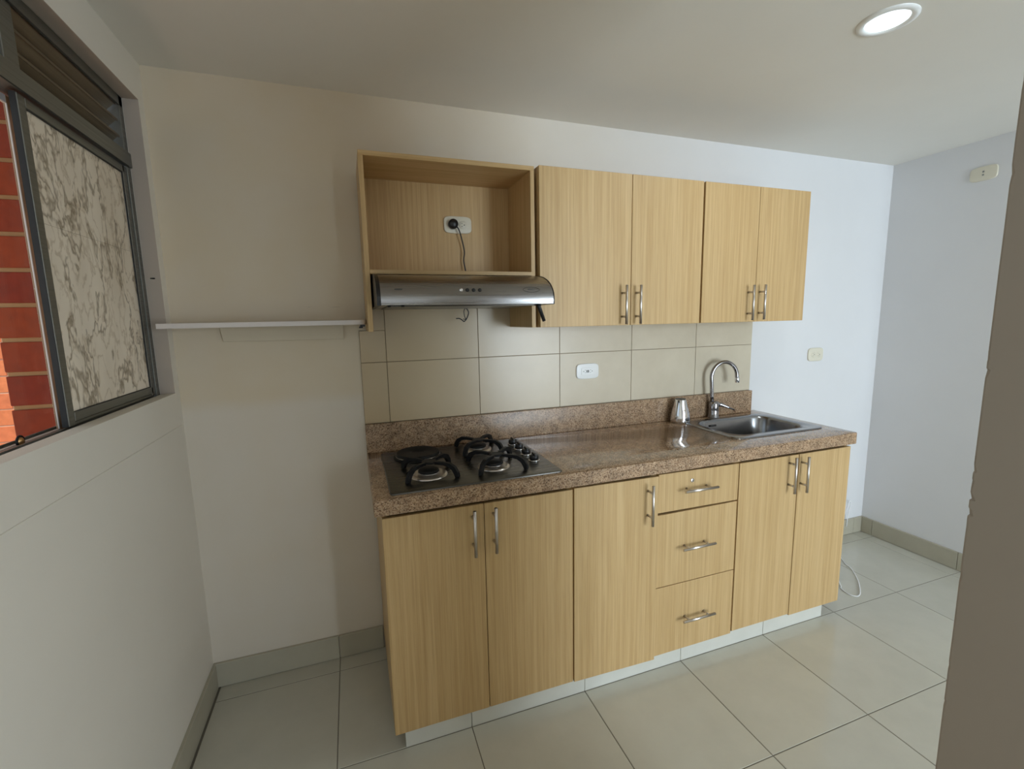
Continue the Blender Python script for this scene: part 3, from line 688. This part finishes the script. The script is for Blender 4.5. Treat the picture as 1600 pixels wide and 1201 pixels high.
socket('wall_socket', 'ivory double socket inside the open cabinet, black plug in its left half', 'socket', (1.049, -.017, 1.8235), 0, .117, .069, 'beige_plastic', 'duplex')
socket('wall_socket', 'white socket with two dark buttons on the beige tiles above the counter', 'socket', (1.660, -.0098, 1.179), 0, .120, .074, 'white_plastic', 'gfci')
socket('wall_socket', 'ivory double socket on the bare white wall right of the cabinets', 'socket', (3.172, -.0005, 1.1915), 0, .119, .078, 'beige_plastic', 'duplex')
socket('wall_plate', 'ivory switch plate high on the far right wall', 'switch', (W-.0005, -.430, 2.120), -PI/2, .112, .070, 'beige_plastic', 'hole')

# ---------------------------------------------------------------- wall shelf
sh = thing('wall_shelf', (.33, -.07, 1.424), 'narrow white wall shelf between the window and the hood cabinet', 'shelf')
bm = bmesh.new(); prism(bm, rrect(.0015, .657, -.148, -.0008, [.001, .001, .001, .022], 6), 1.4245, 1.4415, 'xy', .001, 1); obj('board', bm, 'shelf', sh)
bm = bmesh.new(); prism(bm, [(.158, 1.372), (.574, 1.368), (.574, 1.4242), (.150, 1.4242)], -.0008, -.014, 'xz', .001, 1); obj('cleat', bm, 'cleat', sh)
bm = bmesh.new(); box(bm, .636, .654, -.135, -.115, 1.4165, 1.4243, bev=.001); box(bm, .632, .646, -.128, -.120, 1.411, 1.417, bev=.001); tag(obj('clip', bm, 'black_plastic', sh), 'small black clip')
nl = obj('nail', tube(bmesh.new(), [(-.002, -.125, 1.588), (.016, -.150, 1.586)], .0022, 8), 'iron'); tag(nl, 'short black nail stuck in the window wall above the shelf', 'nail')
# ---------------------------------------------------------------- ceiling light
cl = thing('ceiling_light', (2.165, -.915, H), 'round recessed ceiling downlight, switched on', 'ceiling light')
bm = bmesh.new(); lathe(bm, [(.076, .0005), (.0755, -.003), (.066, -.006), (.058, -.0055), (.0545, -.001)], (2.165, -.915, H), 48, capped=False); obj('trim_ring', bm, 'white_plastic', cl)
bm = bmesh.new(); lathe(bm, [(.0545, -.0012), (.030, -.0020), (.0001, -.0022)], (2.165, -.915, H), 40, capped=False); obj('diffuser', bm, 'lamp', cl)
ld = bpy.data.lights.new('downlight', 'AREA'); ld.shape = 'DISK'; ld.size = .10; ld.energy = 2.5; ld.color = (.9, .97, 1)
lo = bpy.data.objects.new('downlight', ld); C.objects.link(lo); lo.parent = cl; lo.location = (0, 0, -.009)
# ---------------------------------------------------------------- white cable on the floor
R3 = .0032
cp = [(3.545, -.016, .06), (3.552, -.018, .15), (3.562, -.020, .215), (3.556, -.022, .232), (3.535, -.024, .215), (3.46, -.03, .06), (3.36, -.08, R3), (3.21, -.239, R3), (3.175, -.307, R3), (3.098, -.393, R3), (3.014, -.462, R3), (2.965, -.492, R3), (2.937, -.492, R3), (2.922, -.463, R3), (2.935, -.42, R3), (2.96, -.398, R3), (3.0, -.33, R3), (2.90, -.20, R3), (2.80, -.12, R3)]
tag(obj('power_cable', tube(bmesh.new(), smoothpath(cp, 7), .0026, 8), 'cable'), 'thin white cable looped on the floor right of the base cabinets', 'cable')
